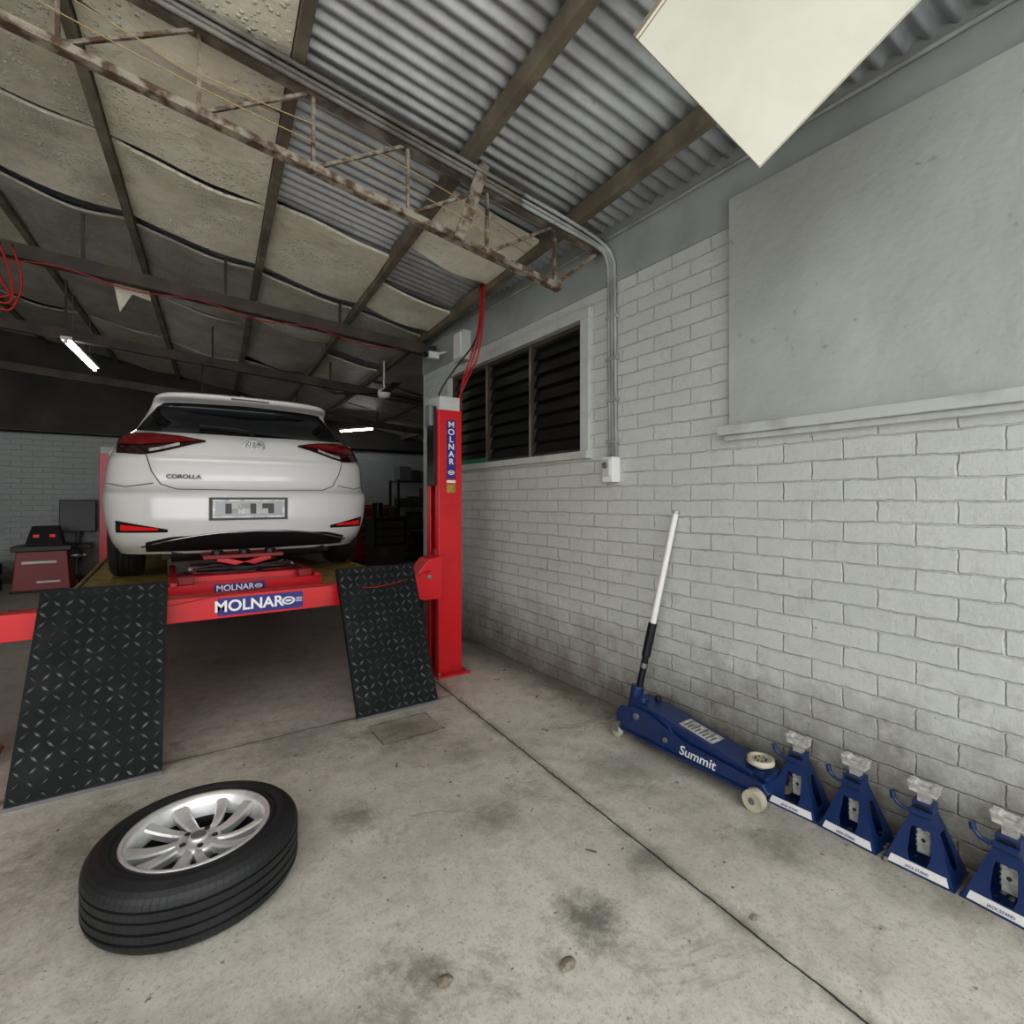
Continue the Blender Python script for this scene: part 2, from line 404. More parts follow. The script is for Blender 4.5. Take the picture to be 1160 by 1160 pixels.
bays = list(zip(PUR, PUR[1:]))
lay = {0: [(2.62, 3.35), (4.05, 4.6), (4.8, 6.1), (6.4, 7.9), (8.2, 10.2)],
       1: [(3.62, 4.62), (4.8, 6.0), (6.1, 7.6), (7.9, 10.2)]}
dft = [(-.9, .6), (.63, 1.75), (1.78, 2.75), (2.8, 3.7), (3.74, 4.65), (4.8, 6.3), (6.35, 8.0), (8.05, 10.3)]
for bi, (a, c) in enumerate(bays):
    L = lay.get(bi, dft)
    b = MB()
    for y0, y1 in L:
        sag = random.uniform(.005, .045); tilt = random.uniform(-.05, .05); N = 10
        m = M_ins if (random.random() < .6 or bi < 3) else M_ins2
        if bi >= 3 and y0 < 4.5: m = M_ins2
        if y0 > 4.7: m = M_ins_dim if random.random() < .5 else M_ins2  # boards past the beam take darker colours, painting in the dim depth
        ph = random.uniform(0, 6)
        vs = []; fs = []
        for lay_ in (0, 1):
            for i in range(N + 1):
                for j in range(N + 1):
                    u, v = i / N, j / N
                    xp = a + .03 + (c - a - .06) * u; Y = y0 + (y1 - y0) * v
                    dz = -.04 - sag * math.sin(math.pi * u) * (.3 + .7 * abs(2 * v - 1) ** 2) + tilt * (v - .5) * math.sin(math.pi * u) - .02 * (1 - lay_) + .006 * math.sin(9 * u + ph) * math.sin(7 * v + ph)
                    vs.append(RY(xp, Y, min(dz, -.022 - .02 * (1 - lay_))))
        W = N + 1; O = W * W
        for i in range(N):
            for j in range(N):
                q = i * W + j; fs.append((q, q + 1, q + W + 1, q + W)); fs.append((O + q, O + q + W, O + q + W + 1, O + q + 1))
        for i in range(N):
            fs += [(i * W, (i + 1) * W, O + (i + 1) * W, O + i * W), (i * W + N, O + i * W + N, O + (i + 1) * W + N, (i + 1) * W + N),
                   (i, O + i, O + i + 1, i + 1), (N * W + i, N * W + i + 1, O + N * W + i + 1, O + N * W + i)]
        b.add(vs, fs, m, True)
    ob = b.build('insulation_board')
    es = ob.modifiers.new('es', 'EDGE_SPLIT'); es.split_angle = .8
b = MB()
for (a, c) in [(-.6, .25), (-1.4, -.6), (-2.2, -1.4)]:
    for y0, y1 in [(5.2, 6.8), (7, 8.6), (8.7, 10.2)]:
        p = [RY(a + .03, y0, -.05), RY(c - .03, y0, -.05), RY(c - .03, y1, -.06), RY(a + .03, y1, -.06)]
        b.hexa([q for q in p] + [q + V((0, 0, .02)) for q in p], M_ins_dim)
b.build('insulation_board')

# truss
def TP(s, z0): return V((2.2 - .9976 * s, 2.3 + .0698 * s, z0 + .19 * s))
b = MB(); SE = 8.0
b.beam(TP(0.0, 2.775), TP(SE, 2.775), .06, .05, M_rust2); b.beam(TP(0, 2.81), TP(SE, 2.81), .10, .012, M_rust2)
for o in (-.020, .020):
    q = V((.0698 * o, .9976 * o, 0)); b.beam(TP(.30, 2.425) + q, TP(SE, 2.425) + q, .011, .032, M_rust)
b.beam(TP(.30, 2.412), TP(SE, 2.412), .05, .006, M_rust)
s_ = .334
while s_ < SE - .5:
    b.beam(TP(s_, 2.425), TP(s_, 2.78), .014, .02, M_rust)
    b.beam(TP(s_ + .44, 2.43), TP(s_, 2.77), .014, .015, M_rust)
    b.box(TP(s_, 2.43), (.05, .028, .04), M_rust)
    s_ += .44
b.beam(TP(.334, 2.43), TP(.03, 2.74), .018, .02, M_rust)
b.beam((1.375, 2.29, 3.0), (1.22, 2.27, 2.56), .012, .06, M_rust, up=V((1, 0, .3)))
b.build('roof_truss')
for (y0, z0, nm) in [(4.67, 2.72, 'roof_beam'), (6.6, 2.66, 'roof_beam'), (8.6, 2.6, 'roof_beam')]:
    b = MB()
    xr = 2.22 if y0 < 5 else 5.55
    A = V((xr, y0 + .07 * (2.2 - xr), z0 + .085 * (2.2 - xr))); B_ = V((-5.95, y0 + .57, z0 + .69))
    b.beam(A, B_, .08, .10, M_dkbeam)
    for i in range(1, 9):
        p = A.lerp(B_, i / 9); top = 2.90 + SL * (2.25 - p.x) - .02
        b.beam(p, (p.x, p.y, top), .02, .03, M_dkbeam)
    b.build(nm)

cg = empty('electrical_conduit', (2.22, 2.215, 1.4))
b = MB()
for i, (dy, dz) in enumerate([(-.055, .0), (-.062, .026), (-.058, -.028), (-.085, .01)]):
    run = [TP(7.5, 2.775) + V((0, dy, dz)), TP(4, 2.775) + V((0, dy, dz)), TP(1.2, 2.775) + V((0, dy, dz)), TP(.6, 2.775) + V((0, dy, dz))]
    b.tube(run, .0115, M_cond2, 8, 3)
    pts = [TP(.62, 2.775) + V((0, dy, dz)), TP(.35, 2.775) + V((0, dy, dz)),
           V((2.13, 2.25 - .008 * i, 2.775 + dz)), V((2.212, 2.20 + .022 * (i % 3), 2.69 + .2 * dz)), V((2.224, 2.195 + .024 * (i % 3), 2.5))]
    if i < 3: pts.append(V((2.236, 2.195 + .024 * i, 1.515)))
    b.tube(pts, .0108, M_cond, 8, 5)
for z in (1.6, 1.85, 2.1, 2.35, 2.58): b.box((2.232, 2.22, z), (.032, .085, .02), M_cond)
b.build('pipes', cg)
b = MB(); b.tube([(2.226, 4.9, 2.84), (2.226, 2.3, 2.835), (2.226, .6, 2.84), (2.226, -.7, 2.84)], .010, M_cond, 8, 3); b.build('eave_pipe', cg)
b = MB(); b.box((2.215, 2.215, 1.43), (.07, .085, .15), M_white); b.box((2.175, 2.215, 1.44), (.012, .06, .1), M_trim)
b.cyl((2.17, 2.215, 1.455), (2.155, 2.215, 1.455), .02, M_steel); b.build('power_outlet', bevel=.005)
b = MB(); b.box((2.20, 4.05, 2.62), (.09, .17, .26), M_trim); b.box((2.15, 4.05, 2.62), (.012, .14, .22), M_white); b.build('junction_box', bevel=.006)
b = MB(); b.box((2.1, 4.45, 2.62), (.10, .06, .06), M_white); b.cyl((2.04, 4.45, 2.62), (2.0, 4.45, 2.61), .025, M_blk); b.cyl((2.15, 4.45, 2.64), (2.25, 4.45, 2.68), .012, M_white); b.build('security_camera')

b = MB()
for o, a in ((-.10, .03), (.11, .06), (-.16, .08)):
    pts = []
    for i in range(9):
        s2 = .6 + i * .75; pts.append(TP(s2, 2.43 + a * (1 if i % 2 else .2)) + V((0, o, .03)))
    b.tube(pts, .0024, M_cable, 5, 3)
b.build('strung_cables')

b = MB()
for o in (0, .03, .055):
    b.tube([(2.02, 3.36 + o, 2.92), (2.0, 3.36 + o, 2.6), (1.97 - o, 3.38, 2.35), (1.88, 3.42 + o, 2.12), (1.83 + o, 3.5, 1.9), (1.85, 3.52 + o, 1.4), (1.84, 3.5 + o, .95)], .007, M_hose, 8, 5)
b.tube([(1.97, 3.4, 2.5), (1.86, 3.3, 2.36), (1.74, 3.32, 2.2), (1.66, 3.38, 2.05), (1.65, 3.42, 1.95)], .006, M_blk, 8, 5)
b.build('air_hose')
b = MB()
pts = []
for i in range(14):
    x = 1.9 - i * .42; pts.append((x, 4.60 + .07 * (2.2 - x), 2.66 + .085 * (2.2 - x) - (.05 if i % 2 else 0)))
b.tube(pts, .0042, M_hose, 6, 4)
for k in range(3):
    b.tube([(-.85 - .06 * k, 4.7, 2.95), (-.80 - .05 * k, 4.68, 2.7), (-.86, 4.66, 2.5 + .05 * k), (-.98, 4.66, 2.6), (-.97 - .03 * k, 4.7, 2.9)], .007, M_hose, 6, 5)
b.build('air_hose')

D = V((.22, -.79, .573)).normalized(); Bc = V((1.392, .81, 2.195)); Ac = V((1.154, 1.053, 2.621))
AB = (Ac - Bc); N_ = AB.cross(D).normalized(); L = .62
if N_.z < 0: N_ = -N_
b = MB(); th = N_ * .022
q = [Bc, Ac, Ac + D * L, Bc + D * L]
b.hexa([p for p in q] + [p + th for p in q], M_foam)
for p in (q[1].lerp(q[2], .25), q[1].lerp(q[2], .9), q[3].lerp(q[2], .4)):
    zt = 2.90 + SL * (2.25 - p.x) - .01
    b.cyl(p + th, (p.x, p.y, zt), .003, M_steel, 6)
b.beam(Ac + th * .5, Ac + D * L + th * .5, .016, .03, M_foame)
b.build('hanging_foam_board')

def fluoro(a, c):
    b = MB(); a, c = V(a), V(c)
    b.beam(a, c, .09, .035, M_white)
    b.cyl(a + V((0, 0, -.035)), c + V((0, 0, -.035)), .014, M_tube, 10)
    for p in (a, c): b.box(p + V((0, 0, -.03)), (.03, .03, .04), M_white)
    for p in (a.lerp(c, .2), a.lerp(c, .8)):
        b.cyl(p, (p.x, p.y, 2.90 + SL * (2.25 - p.x) - .02), .004, M_steel, 6)
    b.build('fluorescent_light')
fluoro((-.83, 6.75, 2.87), (-.72, 8.05, 2.87)); fluoro((2.75, 9.9, 2.58), (3.15, 9.2, 2.58))

b = MB(); fc = V((2.15, 5.9, 2.52))
b.cyl(fc, (fc.x, fc.y, 2.9), .012, M_white, 8); b.lathe([(.001, -.07), (.06, -.06), (.08, -.02), (.07, .03), (.001, .05)], M_white, Matrix.Translation(fc), 20)
for k in range(3):
    a = k * 2.094 + .4; d = V((math.cos(a), math.sin(a), 0)); b.beam(fc + d * .08, fc + d * .62, .10, .008, M_dkbeam)
b.build('ceiling_fan')

# ------------------------------------------------------------------ lift
lift = empty('four_post_car_lift', (.445, 5.9, 0)); CX = .445; RYB = 9.1; RS = .13
def post(x0, x1, y0, y1, inner):
    b = MB(); z1 = 1.88
    b.bb(x0, x1, y0, y0 + .012, .012, z1, M_red); b.bb(x0, x1, y1 - .012, y1, .012, z1, M_red)
    xo = x1 - .012 if inner < 0 else x0
    b.bb(xo, xo + .012, y0 + .012, y1 - .012, .012, z1, M_red)
    xi = x0 if inner < 0 else x1 - .01
    b.bb(xi, xi + .01, y0 + .012, y0 + .06, .012, z1, M_red); b.bb(xi, xi + .01, y1 - .06, y1 - .012, .012, z1, M_red)
    xm = (x0 + x1) / 2
    b.bb(xm - .02, xm + .02, y0 + .05, y1 - .05, .02, z1 - .01, M_blk)
    b.bb(xm - .13, xm + .13, y0 - .07, y1 + .07, 0, .014, M_red)
    for sx in (-.11, .11):
        for yy in (y0 - .045, y1 + .045): b.cyl((xm + sx, yy, .014), (xm + sx, yy, .035), .012, M_steel, 6)
    b.bb(x0 + .01, x1 - .01, y0 + .01, y1 - .01, z1 + .012, z1 + .11, M_trim)
    b.bb(x0 - .002, x1 + .002, y0 - .002, y1 + .002, z1 - .004, z1 + .012, M_red)
    return b
def mir(x0, x1): return (2 * CX - x1, 2 * CX - x0)
b = post(1.603, 1.787, 3.30, 3.50, -1)
b.bb(1.585, 1.602, 3.34, 3.46, 1.35, 1.92, M_blk); b.bb(1.56, 1.60, 3.36, 3.44, 1.78, 1.93, M_steel)
b.build('post_1', lift, .003)
x0, x1 = mir(1.603, 1.787)
post(x0, x1, 3.30, 3.50, 1).build('post_2', lift, .003)
post(x0 + RS, x1 + RS, RYB, RYB + .2, 1).build('post_3', lift, .003)
post(1.603 + RS, 1.787 + RS, RYB, RYB + .2, -1).build('post_4', lift, .003)
for i, yb in enumerate((3.25, RYB + .03)):
    r_ = RS * i; C_X = CX + r_
    b = MB(); b.bb(-.715 + r_, 1.602 + r_, yb, yb + .13, .592, .72, M_red)
    for sgn in (1, -1):
        P = [(1.38, .60), (1.38, .71), (1.50, .84), (1.60, .86), (1.60, .56), (1.46, .56)]
        if sgn < 0: P = [(1.56, .58), (1.56, .74), (1.60, .80), (1.60, .56)]
        P = [(C_X + sgn * (a - CX), z) for a, z in P]
        b.prism(P, (0, yb - .015, 0), (1, 0, 0), (0, 0, 1), (0, 1, 0), .16, M_red)
        if sgn > 0: b.cyl((C_X + sgn * (1.50 - CX), yb - .03, .72), (C_X + sgn * (1.50 - CX), yb - .014, .72), .018, M_steel, 8)
        xx = C_X + sgn * (1.63 - CX)
        b.bb(min(xx, xx - sgn * .05), max(xx, xx - sgn * .05), yb + .065, yb + .12, .55, .9, M_dred)
    b.build('crossbeam_%d' % (i + 1), lift, .004)
b = MB()
for (xa, xb) in ((-.48, .008), (.872, 1.37)):
    b.bb(xa, xb, 3.385, RYB, .585, .672, M_red); b.bb(xa + .02, xb - .02, 3.39, RYB - .01, .672, .68, M_yel)
    b.bb(xa, xa + .02, 3.385, RYB, .672, .70, M_yel); b.bb(xb - .02, xb, 3.385, RYB, .672, .70, M_yel)
b.build('runways', lift, .003)
b = MB()
b.bb(.01, .87, 3.58, 3.70, .655, .742, M_red); b.bb(.01, .87, 4.35, 4.5, .635, .70, M_red)
b.bb(.06, .82, 3.70, 3.80, .722, .775, M_red); b.bb(.10, .78, 3.80, 4.3, .66, .74, M_dred)
b.bb(.14, .74, 3.86, 4.22, .77, .80, M_dred)
for yy in (3.88, 4.2):
    b.beam((.14, yy, .73), (.60, yy, .86), .02, .035, M_red); b.beam((.74, yy, .73), (.28, yy, .86), .02, .035, M_red)
b.bb(.20, .68, 3.86, 4.24, .86, .885, M_dred)
for xx in (.28, .44, .60): b.cyl((xx, 3.9, .885), (xx, 3.9, .915), .035, M_blk)
b.cyl((.12, 3.95, .79), (.76, 3.95, .79), .02, M_steel); b.cyl((.2, 3.845, .70), (.68, 3.845, .83), .014, M_blk)
b.cyl((.16, 3.84, .80), (.72, 3.84, .80), .016, M_blk); b.cyl((.25, 3.82, .76), (.5, 3.82, .76), .02, M_steel)
b.tube([(.1, 3.75, .79), (.25, 3.72, .84), (.4, 3.74, .80), (.6, 3.72, .83), (.78, 3.76, .78)], .008, M_blk, 6, 4)
for xx in (.02, .82):
    b.bb(xx, xx + .035, 3.55, 4.55, .742, .765, M_red)
b.box((.1, 3.64, .765), (.08, .08, .045), M_dred); b.box((.77, 3.64, .765), (.08, .08, .045), M_dred)
b.build('jacking_beam', lift, .003)
b = MB(); b.bb(.235, .68, 3.2465, 3.25, .607, .703, M_label); b.bb(.24, .52, 3.576, 3.58, .680, .735, M_label)
b.bb(1.665, 1.735, 3.2965, 3.30, 1.40, 1.82, M_label); b.bb(1.665, 1.735, 3.2965, 3.30, 1.30, 1.36, M_yel); b.bb(1.665, 1.735, 3.2965, 3.30, 1.37, 1.39, M_white)
b.build('label_plates', lift)
text('label_text', 'MOLNAR', .085, M_txtw, (.395, 3.2455, .655), (1, 0, 0), (0, 0, 1), lift, bold=.0022)
text('label_text', 'MOLNAR', .050, M_txtw, (.355, 3.5755, .708), (1, 0, 0), (0, 0, 1), lift, bold=.001)
for k, ch in enumerate('MOLNAR'):
    text('label_text', ch, .058, M_txtw, (1.70, 3.2955, 1.787 - k * .053), (1, 0, 0), (0, 0, 1), lift, bold=.0014, sx=1.1)
b = MB()
for (x, z, r, y) in ((.60, .655, .034, 3.2455), (.485, .708, .02, 3.5755), (1.70, 1.445, .024, 3.2955)):
    b.lathe([(r * .62, 0), (r, 0), (r, .001), (r * .62, .001)], M_txtw, Matrix.Translation((x, y, z)) @ Matrix.Rotation(math.pi / 2, 4, 'X') @ Matrix.Diagonal((1.1, .7, 1, 1)), 20, closed=True)
    b.box((x, y - .0005, z), (r * .9, .001, r * .35), M_txtw)
b.build('label_emblems', lift)
b = MB()
for z in (.645, .655, .665): b.bb(.642, .675, 3.2455, 3.2465, z, z + .004, M_txtw)
b.build('label_lines', lift)
for idx, (xa, xb, xa2, xb2) in enumerate(((-.485, .008, -.540, -.015), (.872, 1.37, .895, 1.395))):
    b = MB()
    yb_ = (2.83, 2.88)[idx]
    T0, T1 = V((xa, 3.215, .825)), V((xb, 3.215, .825)); B0, B1 = V((xa2, yb_, .012)), V((xb2, yb_, .012))
    nrm = (T1 - T0).cross(T0 - B0).normalized()
    if nrm.y > 0: nrm = -nrm
    t_ = nrm * -.010
    b.hexa([B0, B1, T1, T0, B0 + t_, B1 + t_, T1 + t_, T0 + t_], M_plate)
    k_ = nrm * -.05
    for (A_, C_) in ((B0, T0), (B1, T1)):
        e_ = V((.008 if A_ is B0 else -.008, 0, 0))
        b.hexa([A_ + t_, A_ + e_ + t_, C_ + e_ + t_, C_ + t_, A_ + k_ * .4, A_ + e_ + k_ * .4, C_ + e_ + k_, C_ + k_], M_plate)
    b.beam(B0 + V((0, -.004, -.004)), B1 + V((0, -.004, -.004)), .012, .018, M_steel)
    for u in (.15, .5, .85):
        p = T0.lerp(T1, u); b.beam(p + V((0, .015, -.12)), p + V((0, .17, -.12)), .05, .02, M_dred)
    nx, nz = 11, 19
    for i in range(nx):
        for j in range(nz):
            u = (i + .5) / nx; v = (j + .5) / nz
            p = B0.lerp(B1, u).lerp(T0.lerp(T1, u), v)
            ax = (T1 - T0).normalized(); ay = (T0 - B0).normalized()
            d1 = (ax + ay * (1 if (i + j) % 2 else -1)).normalized(); d2 = nrm.cross(d1)
            l, w, h = .022, .0068, .0048
            vs = [p + d1 * l, p + d2 * w, p - d1 * l, p - d2 * w, p + nrm * h + d1 * l * .6, p + nrm * h + d2 * w * .45, p + nrm * h - d1 * l * .6, p + nrm * h - d2 * w * .45]
            b.add(vs, [(4, 5, 6, 7), (0, 1, 5, 4), (1, 2, 6, 5), (2, 3, 7, 6), (3, 0, 4, 7)], M_lug)
    b.build('ramp_%d' % (idx + 1), lift)
b = MB(); b.tube([(-.60, 3.235, .74), (-.1, 3.16, .70), (.3, 3.235, .725), (.8, 3.235, .728), (1.1, 3.15, .70), (1.5, 3.22, .76)], .003, M_hose, 6, 4); b.build('air_line', lift)

# ------------------------------------------------------------------ car
CARX, CARY, CARZ = .53, 4.0, .68
car = empty('white_hatchback_car', (CARX, CARY + 2.1, CARZ))
def zm(z): return z if z < 1 else 1 + (z - 1) * .87
def herm(tab):
    zs = [a for a, _ in tab]; vs = [c for _, c in tab]; n = len(tab)
    ms = []
    for i in range(n):
        if i == 0: ms.append((vs[1] - vs[0]) / (zs[1] - zs[0]))
        elif i == n - 1: ms.append((vs[-1] - vs[-2]) / (zs[-1] - zs[-2]))
        else:
            a = (vs[i] - vs[i - 1]) / (zs[i] - zs[i - 1]); c = (vs[i + 1] - vs[i]) / (zs[i + 1] - zs[i])
            ms.append(0 if a * c <= 0 else 2 * a * c / (a + c))
    def f(z):
        z = min(max(z, zs[0]), zs[-1]); i = 0
        while i < n - 2 and z > zs[i + 1]: i += 1
        h = zs[i + 1] - zs[i]; t = (z - zs[i]) / h
        return (2 * t**3 - 3 * t**2 + 1) * vs[i] + (t**3 - 2 * t**2 + t) * h * ms[i] + (-2 * t**3 + 3 * t**2) * vs[i + 1] + (t**3 - t**2) * h * ms[i + 1]
    return f
Wf = herm([(.2, .80), (.3, .845), (.45, .875), (.6, .885), (.75, .875), (.85, .855), (.95, .81), (1.02, .77), (1.08, .72), (1.15, .685), (1.25, .645), (1.34, .61), (1.40, .56), (1.44, .47), (1.46, .38), (1.475, .2)])
Rf = herm([(.2, .14), (.27, .06), (.36, .02), (.45, .0), (.56, .0), (.61, .012), (.635, .055), (.66, .085), (.72, .098), (.80, .088), (.845, .078), (.87, .095), (.9, .105), (.98, .15), (1.03, .21), (1.08, .29), (1.18, .38), (1.30, .47), (1.33, .44), (1.355, .33), (1.38, .32), (1.405, .37), (1.43, .55), (1.455, .9), (1.475, 1.4)])
Ff = herm([(.2, 4.18), (.4, 4.29), (.6, 4.27), (.72, 4.15), (.8, 3.95), (.88, 3.6), (.95, 3.2), (1.0, 3.0), (1.1, 2.82), (1.25, 2.52), (1.38, 2.2), (1.44, 1.98), (1.475, 1.75)])
Cf = herm([(.2, .42), (.6, .42), (.8, .40), (1.0, .34), (1.2, .26), (1.475, .2)])
PW = 2.6
def rear(th, z):
    w, r, c = Wf(z), Rf(z), Cf(z); s, co = math.sin(th), math.cos(th)
    return V((w * math.copysign(abs(s) ** (2 / PW), s), r + c * (1 - abs(co) ** (2 / PW)), zm(z)))
def th_of(x, z):
    q = min(abs(x) / Wf(z), .9995); return math.copysign(math.asin(q ** (PW / 2)), x)
def rs(x, z, off=.004):
    th = th_of(x, z); e = .003
    p = rear(th, z); a = rear(min(th + e, 1.57), z) - rear(max(th - e, -1.57), z)
    c = rear(th_of(x, z + e), z + e) - rear(th_of(x, z - e), z - e)
    n = a.cross(c).normalized()
    if n.y > 0 and abs(n.x) < .9: n = -n
    if n.x * x < 0 and abs(n.x) > .3: n = -n
    return p + n * off
OC = V((CARX, CARY, CARZ))
mb = MB(); zs = [.2 + (1.475 - .2) * i / 110 for i in range(111)]
rings = []
for z in zs:
    w, r, f, c = Wf(z), Rf(z), Ff(z), Cf(z); cf = min(.5, (f - r) * .45); c = min(c, (f - r) * .5); Z = zm(z)
    P = []
    for i in range(49):
        th = -math.pi / 2 + math.pi * i / 48; s, co = math.sin(th), max(math.cos(th), 0)
        P.append(V((w * math.copysign(abs(s) ** (2 / PW), s), r + c * (1 - co ** (2 / PW)), Z)))
    ya, yb = r + c, f - cf
    for i in range(1, 16): P.append(V((w, ya + (yb - ya) * i / 16, Z)))
    for i in range(33):
        th = math.pi / 2 - math.pi * i / 32; s, co = math.sin(th), max(math.cos(th), 0)
        P.append(V((w * math.copysign(abs(s) ** (2 / PW), s), f - cf * (1 - co ** (2 / PW)), Z)))
    for i in range(1, 16): P.append(V((-w, yb + (ya - yb) * i / 16, Z)))
    rings.append([mb.bm.verts.new(p + OC) for p in P])
k = mb.mi(M_car); n = len(rings[0])
for A_, B_ in zip(rings, rings[1:]):
    for j in range(n):
        f = mb.bm.faces.new([A_[j], A_[(j + 1) % n], B_[(j + 1) % n], B_[j]]); f.material_index = k; f.smooth = True
f = mb.bm.faces.new(rings[0][::-1]); f.material_index = k
f = mb.bm.faces.new(rings[-1]); f.material_index = k
body = mb.build('body', car); body.data.materials.append(M_black)
cut = MB()
WH = [(-1, .78), (1, .78), (-1, 3.38), (1, 3.38)]
for sx, yy in WH:
    cut.cyl(OC + V((sx * .55, yy, .315)), OC + V((sx * 1.1, yy, .315)), .355, M_black, 40)
cu = cut.build('cutter')
bo = body.modifiers.new('b', 'BOOLEAN'); bo.object = cu; bo.operation = 'DIFFERENCE'; bo.solver = 'EXACT'
bpy.context.view_layer.update()
dg = bpy.context.evaluated_depsgraph_get()
nm = bpy.data.meshes.new_from_object(body.evaluated_get(dg)); body.modifiers.clear(); body.data = nm
bpy.data.objects.remove(cu)

def patch(b, x0, x1, zb, zt, m, nx=24, nz=8, off=.004):
    vs = []; fs = []
    for i in range(nx + 1):
        x = x0 + (x1 - x0) * i / nx
        for j in range(nz + 1):
            z = zb(x) + (zt(x) - zb(x)) * j / nz
            vs.append(rs(x, z, off) + OC)
    for i in range(nx):
        for j in range(nz):
            q = i * (nz + 1) + j; fs.append((q, q + 1, q + nz + 2, q + nz + 1))
    b.add(vs, fs, m, True)
def lin(pts):
    def f(x):
        if x <= pts[0][0]: return pts[0][1]
        for (a, va), (c, vc) in zip(pts, pts[1:]):
            if x <= c: return va + (vc - va) * (x - a) / (c - a)
        return pts[-1][1]
    return f
b = MB()
zt = lin([(-.70, 1.07), (-.655, 1.16), (-.58, 1.29), (-.54, 1.325), (0, 1.335), (.54, 1.325), (.58, 1.29), (.655, 1.16), (.70, 1.07)])
zb = lin([(-.70, 1.062), (-.6, 1.045), (0, 1.035), (.6, 1.045), (.70, 1.062)])
patch(b, -.70, .70, zb, zt, M_glass, 70, 12)
b.build('rear_glass', car, normals=False)
b = MB()
for s in (-1, 1):
    o = lambda f, s=s: (lambda x: f(x * s))
    T = o(lin([(.30, .978), (.45, 1.006), (.62, 1.028), (.805, 1.022)])); Bm = o(lin([(.30, .966), (.38, .945), (.55, .89), (.66, .865), (.805, .880)]))
    patch(b, .30 * s, .80 * s, Bm, T, M_taild, 30, 8, .008)
    T2 = lambda x, T=T, Bm=Bm: T(x) - .012; B2 = lambda x, T=T, Bm=Bm: Bm(x) + (T(x) - Bm(x)) * .42
    patch(b, .36 * s, .79 * s, B2, T2, M_tail, 30, 6, .014)
    patch(b, .45 * s, .62 * s, lambda x, B=Bm: B(x) + .012, lambda x, B=Bm: B(x) + .032, M_dirtyw, 10, 2, .014)
b.build('tail_lights', car, normals=False)
b = MB()
for s in (-1, 1):
    patch(b, .52 * s, .80 * s, lambda x: .355, lin([(-.8, .435), (-.52, .375), (.52, .375), (.8, .435)]), M_blk, 14, 3, .004)
    patch(b, .57 * s, .77 * s, lambda x: .372, lin([(-.77, .41), (-.57, .385), (.57, .385), (.77, .41)]), M_refl, 12, 2, .010)
b.build('bumper_reflectors', car, normals=False)
b = MB()
patch(b, -.64, .64, lambda x: .225, lin([(-.64, .29), (-.5, .325), (0, .345), (.5, .325), (.64, .29)]), M_blk, 40, 5, .006)
b.tube([rs(x, .352 - .09 * (abs(x) / .66) ** 2.2, .008) + OC for x in [-.66 + 1.32 * i / 20 for i in range(21)]], .007, M_chrome, 6, 1)
b.bb(CARX - .55, CARX + .55, CARY + .25, CARY + 3.9, CARZ + .16, CARZ + .2, M_black)
b.cyl(OC + V((-.5, .25, .22)), OC + V((.5, .25, .22)), .08, M_black); b.cyl(OC + V((-.7, .78, .3)), OC + V((.7, .78, .3)), .05, M_steel)
b.build('diffuser', car, normals=False)
b = MB()
def seam(pts, r=.0032, m=None):
    q = []
    for (xa, za), (xc, zc) in zip(pts, pts[1:]):
        for i in range(8): q.append((xa + (xc - xa) * i / 8, za + (zc - za) * i / 8))
    q.append(pts[-1]); b.tube([rs(x, z, .0005) + OC for x, z in q], r, m or M_txtd, 5, 1)
seam([(-.64, .87), (-.61, .76), (-.56, .675), (-.47, .640), (0, .634), (.47, .640), (.56, .675), (.61, .76), (.64, .87)])
seam([(-.86, .68), (-.75, .655), (-.6, .68)]); seam([(.86, .68), (.75, .655), (.6, .68)])
b.build('panel_seams', car)
b = MB()
py = CARY - .012; PX = CARX - .045
b.bb(PX - .245, PX + .245, py - .002, py + .03, CARZ + .43, CARZ + .585, M_gap)
b.bb(PX - .225, PX + .225, py - .006, py - .001, CARZ + .445, CARZ + .57, M_dirtyw)
b.bb(PX - .21, PX + .21, py - .008, py - .005, CARZ + .457, CARZ + .559, M_steel)
random.seed(3)
for i in range(8):
    for j in range(2):
        g = random.choice([M_dirtyw, M_gap, M_cond, M_trim]); xx = PX - .15 + i * .038
        b.bb(xx, xx + .038, py - .0095, py - .007, CARZ + .473 + j * .035, CARZ + .508 + j * .035, g)
b.build('number_plate', car)
b = MB()
EZ = .955; ey = rs(0, EZ, 0).y + CARY
for rx, rz in ((.064, .044), (.034, .022)):
    b.tube([V((CARX + rx * math.cos(a), ey - .008, CARZ + EZ + rz * math.sin(a) + (.014 if rx < .04 else 0))) for a in [2 * math.pi * i / 24 for i in range(25)]], .0062, M_chrome, 6, 1)
b.tube([V((CARX + .017 * math.cos(a), ey - .008, CARZ + EZ + .041 * math.sin(a))) for a in [2 * math.pi * i / 24 for i in range(25)]], .005, M_chrome, 6, 1)
b.build('rear_badge', car)
p = rs(-.43, .725, .006) + OC
text('model_lettering', 'COROLLA', .038, M_txtd, (p.x, p.y - .01, p.z), (1, -.12, 0), (0, .0, 1), car, sx=1.15, extrude=.003, bold=.0006)
b = MB()
b.tube([rs(.0, 1.06, .02) + OC, rs(-.12, 1.09, .02) + OC, rs(-.33, 1.10, .02) + OC], .007, M_blk, 6, 3); b.cyl(rs(0, 1.05, -.01) + OC, rs(0, 1.05, .035) + OC, .022, M_blk)
b.build('rear_wiper', car)
b = MB(); b.prism([(0, 0), (.16, 0), (.05, .06), (.02, .055)], OC + V((-.015, .78, zm(1.43) + .005)), (0, 1, 0), (0, 0, 1), (1, 0, 0), .03, M_white)
b.bb(CARX - .13, CARX + .13, CARY + .315, CARY + .33, CARZ + zm(1.36), CARZ + zm(1.372), M_taild); b.build('roof_fin_and_brake_light', car, .003)
b = MB()
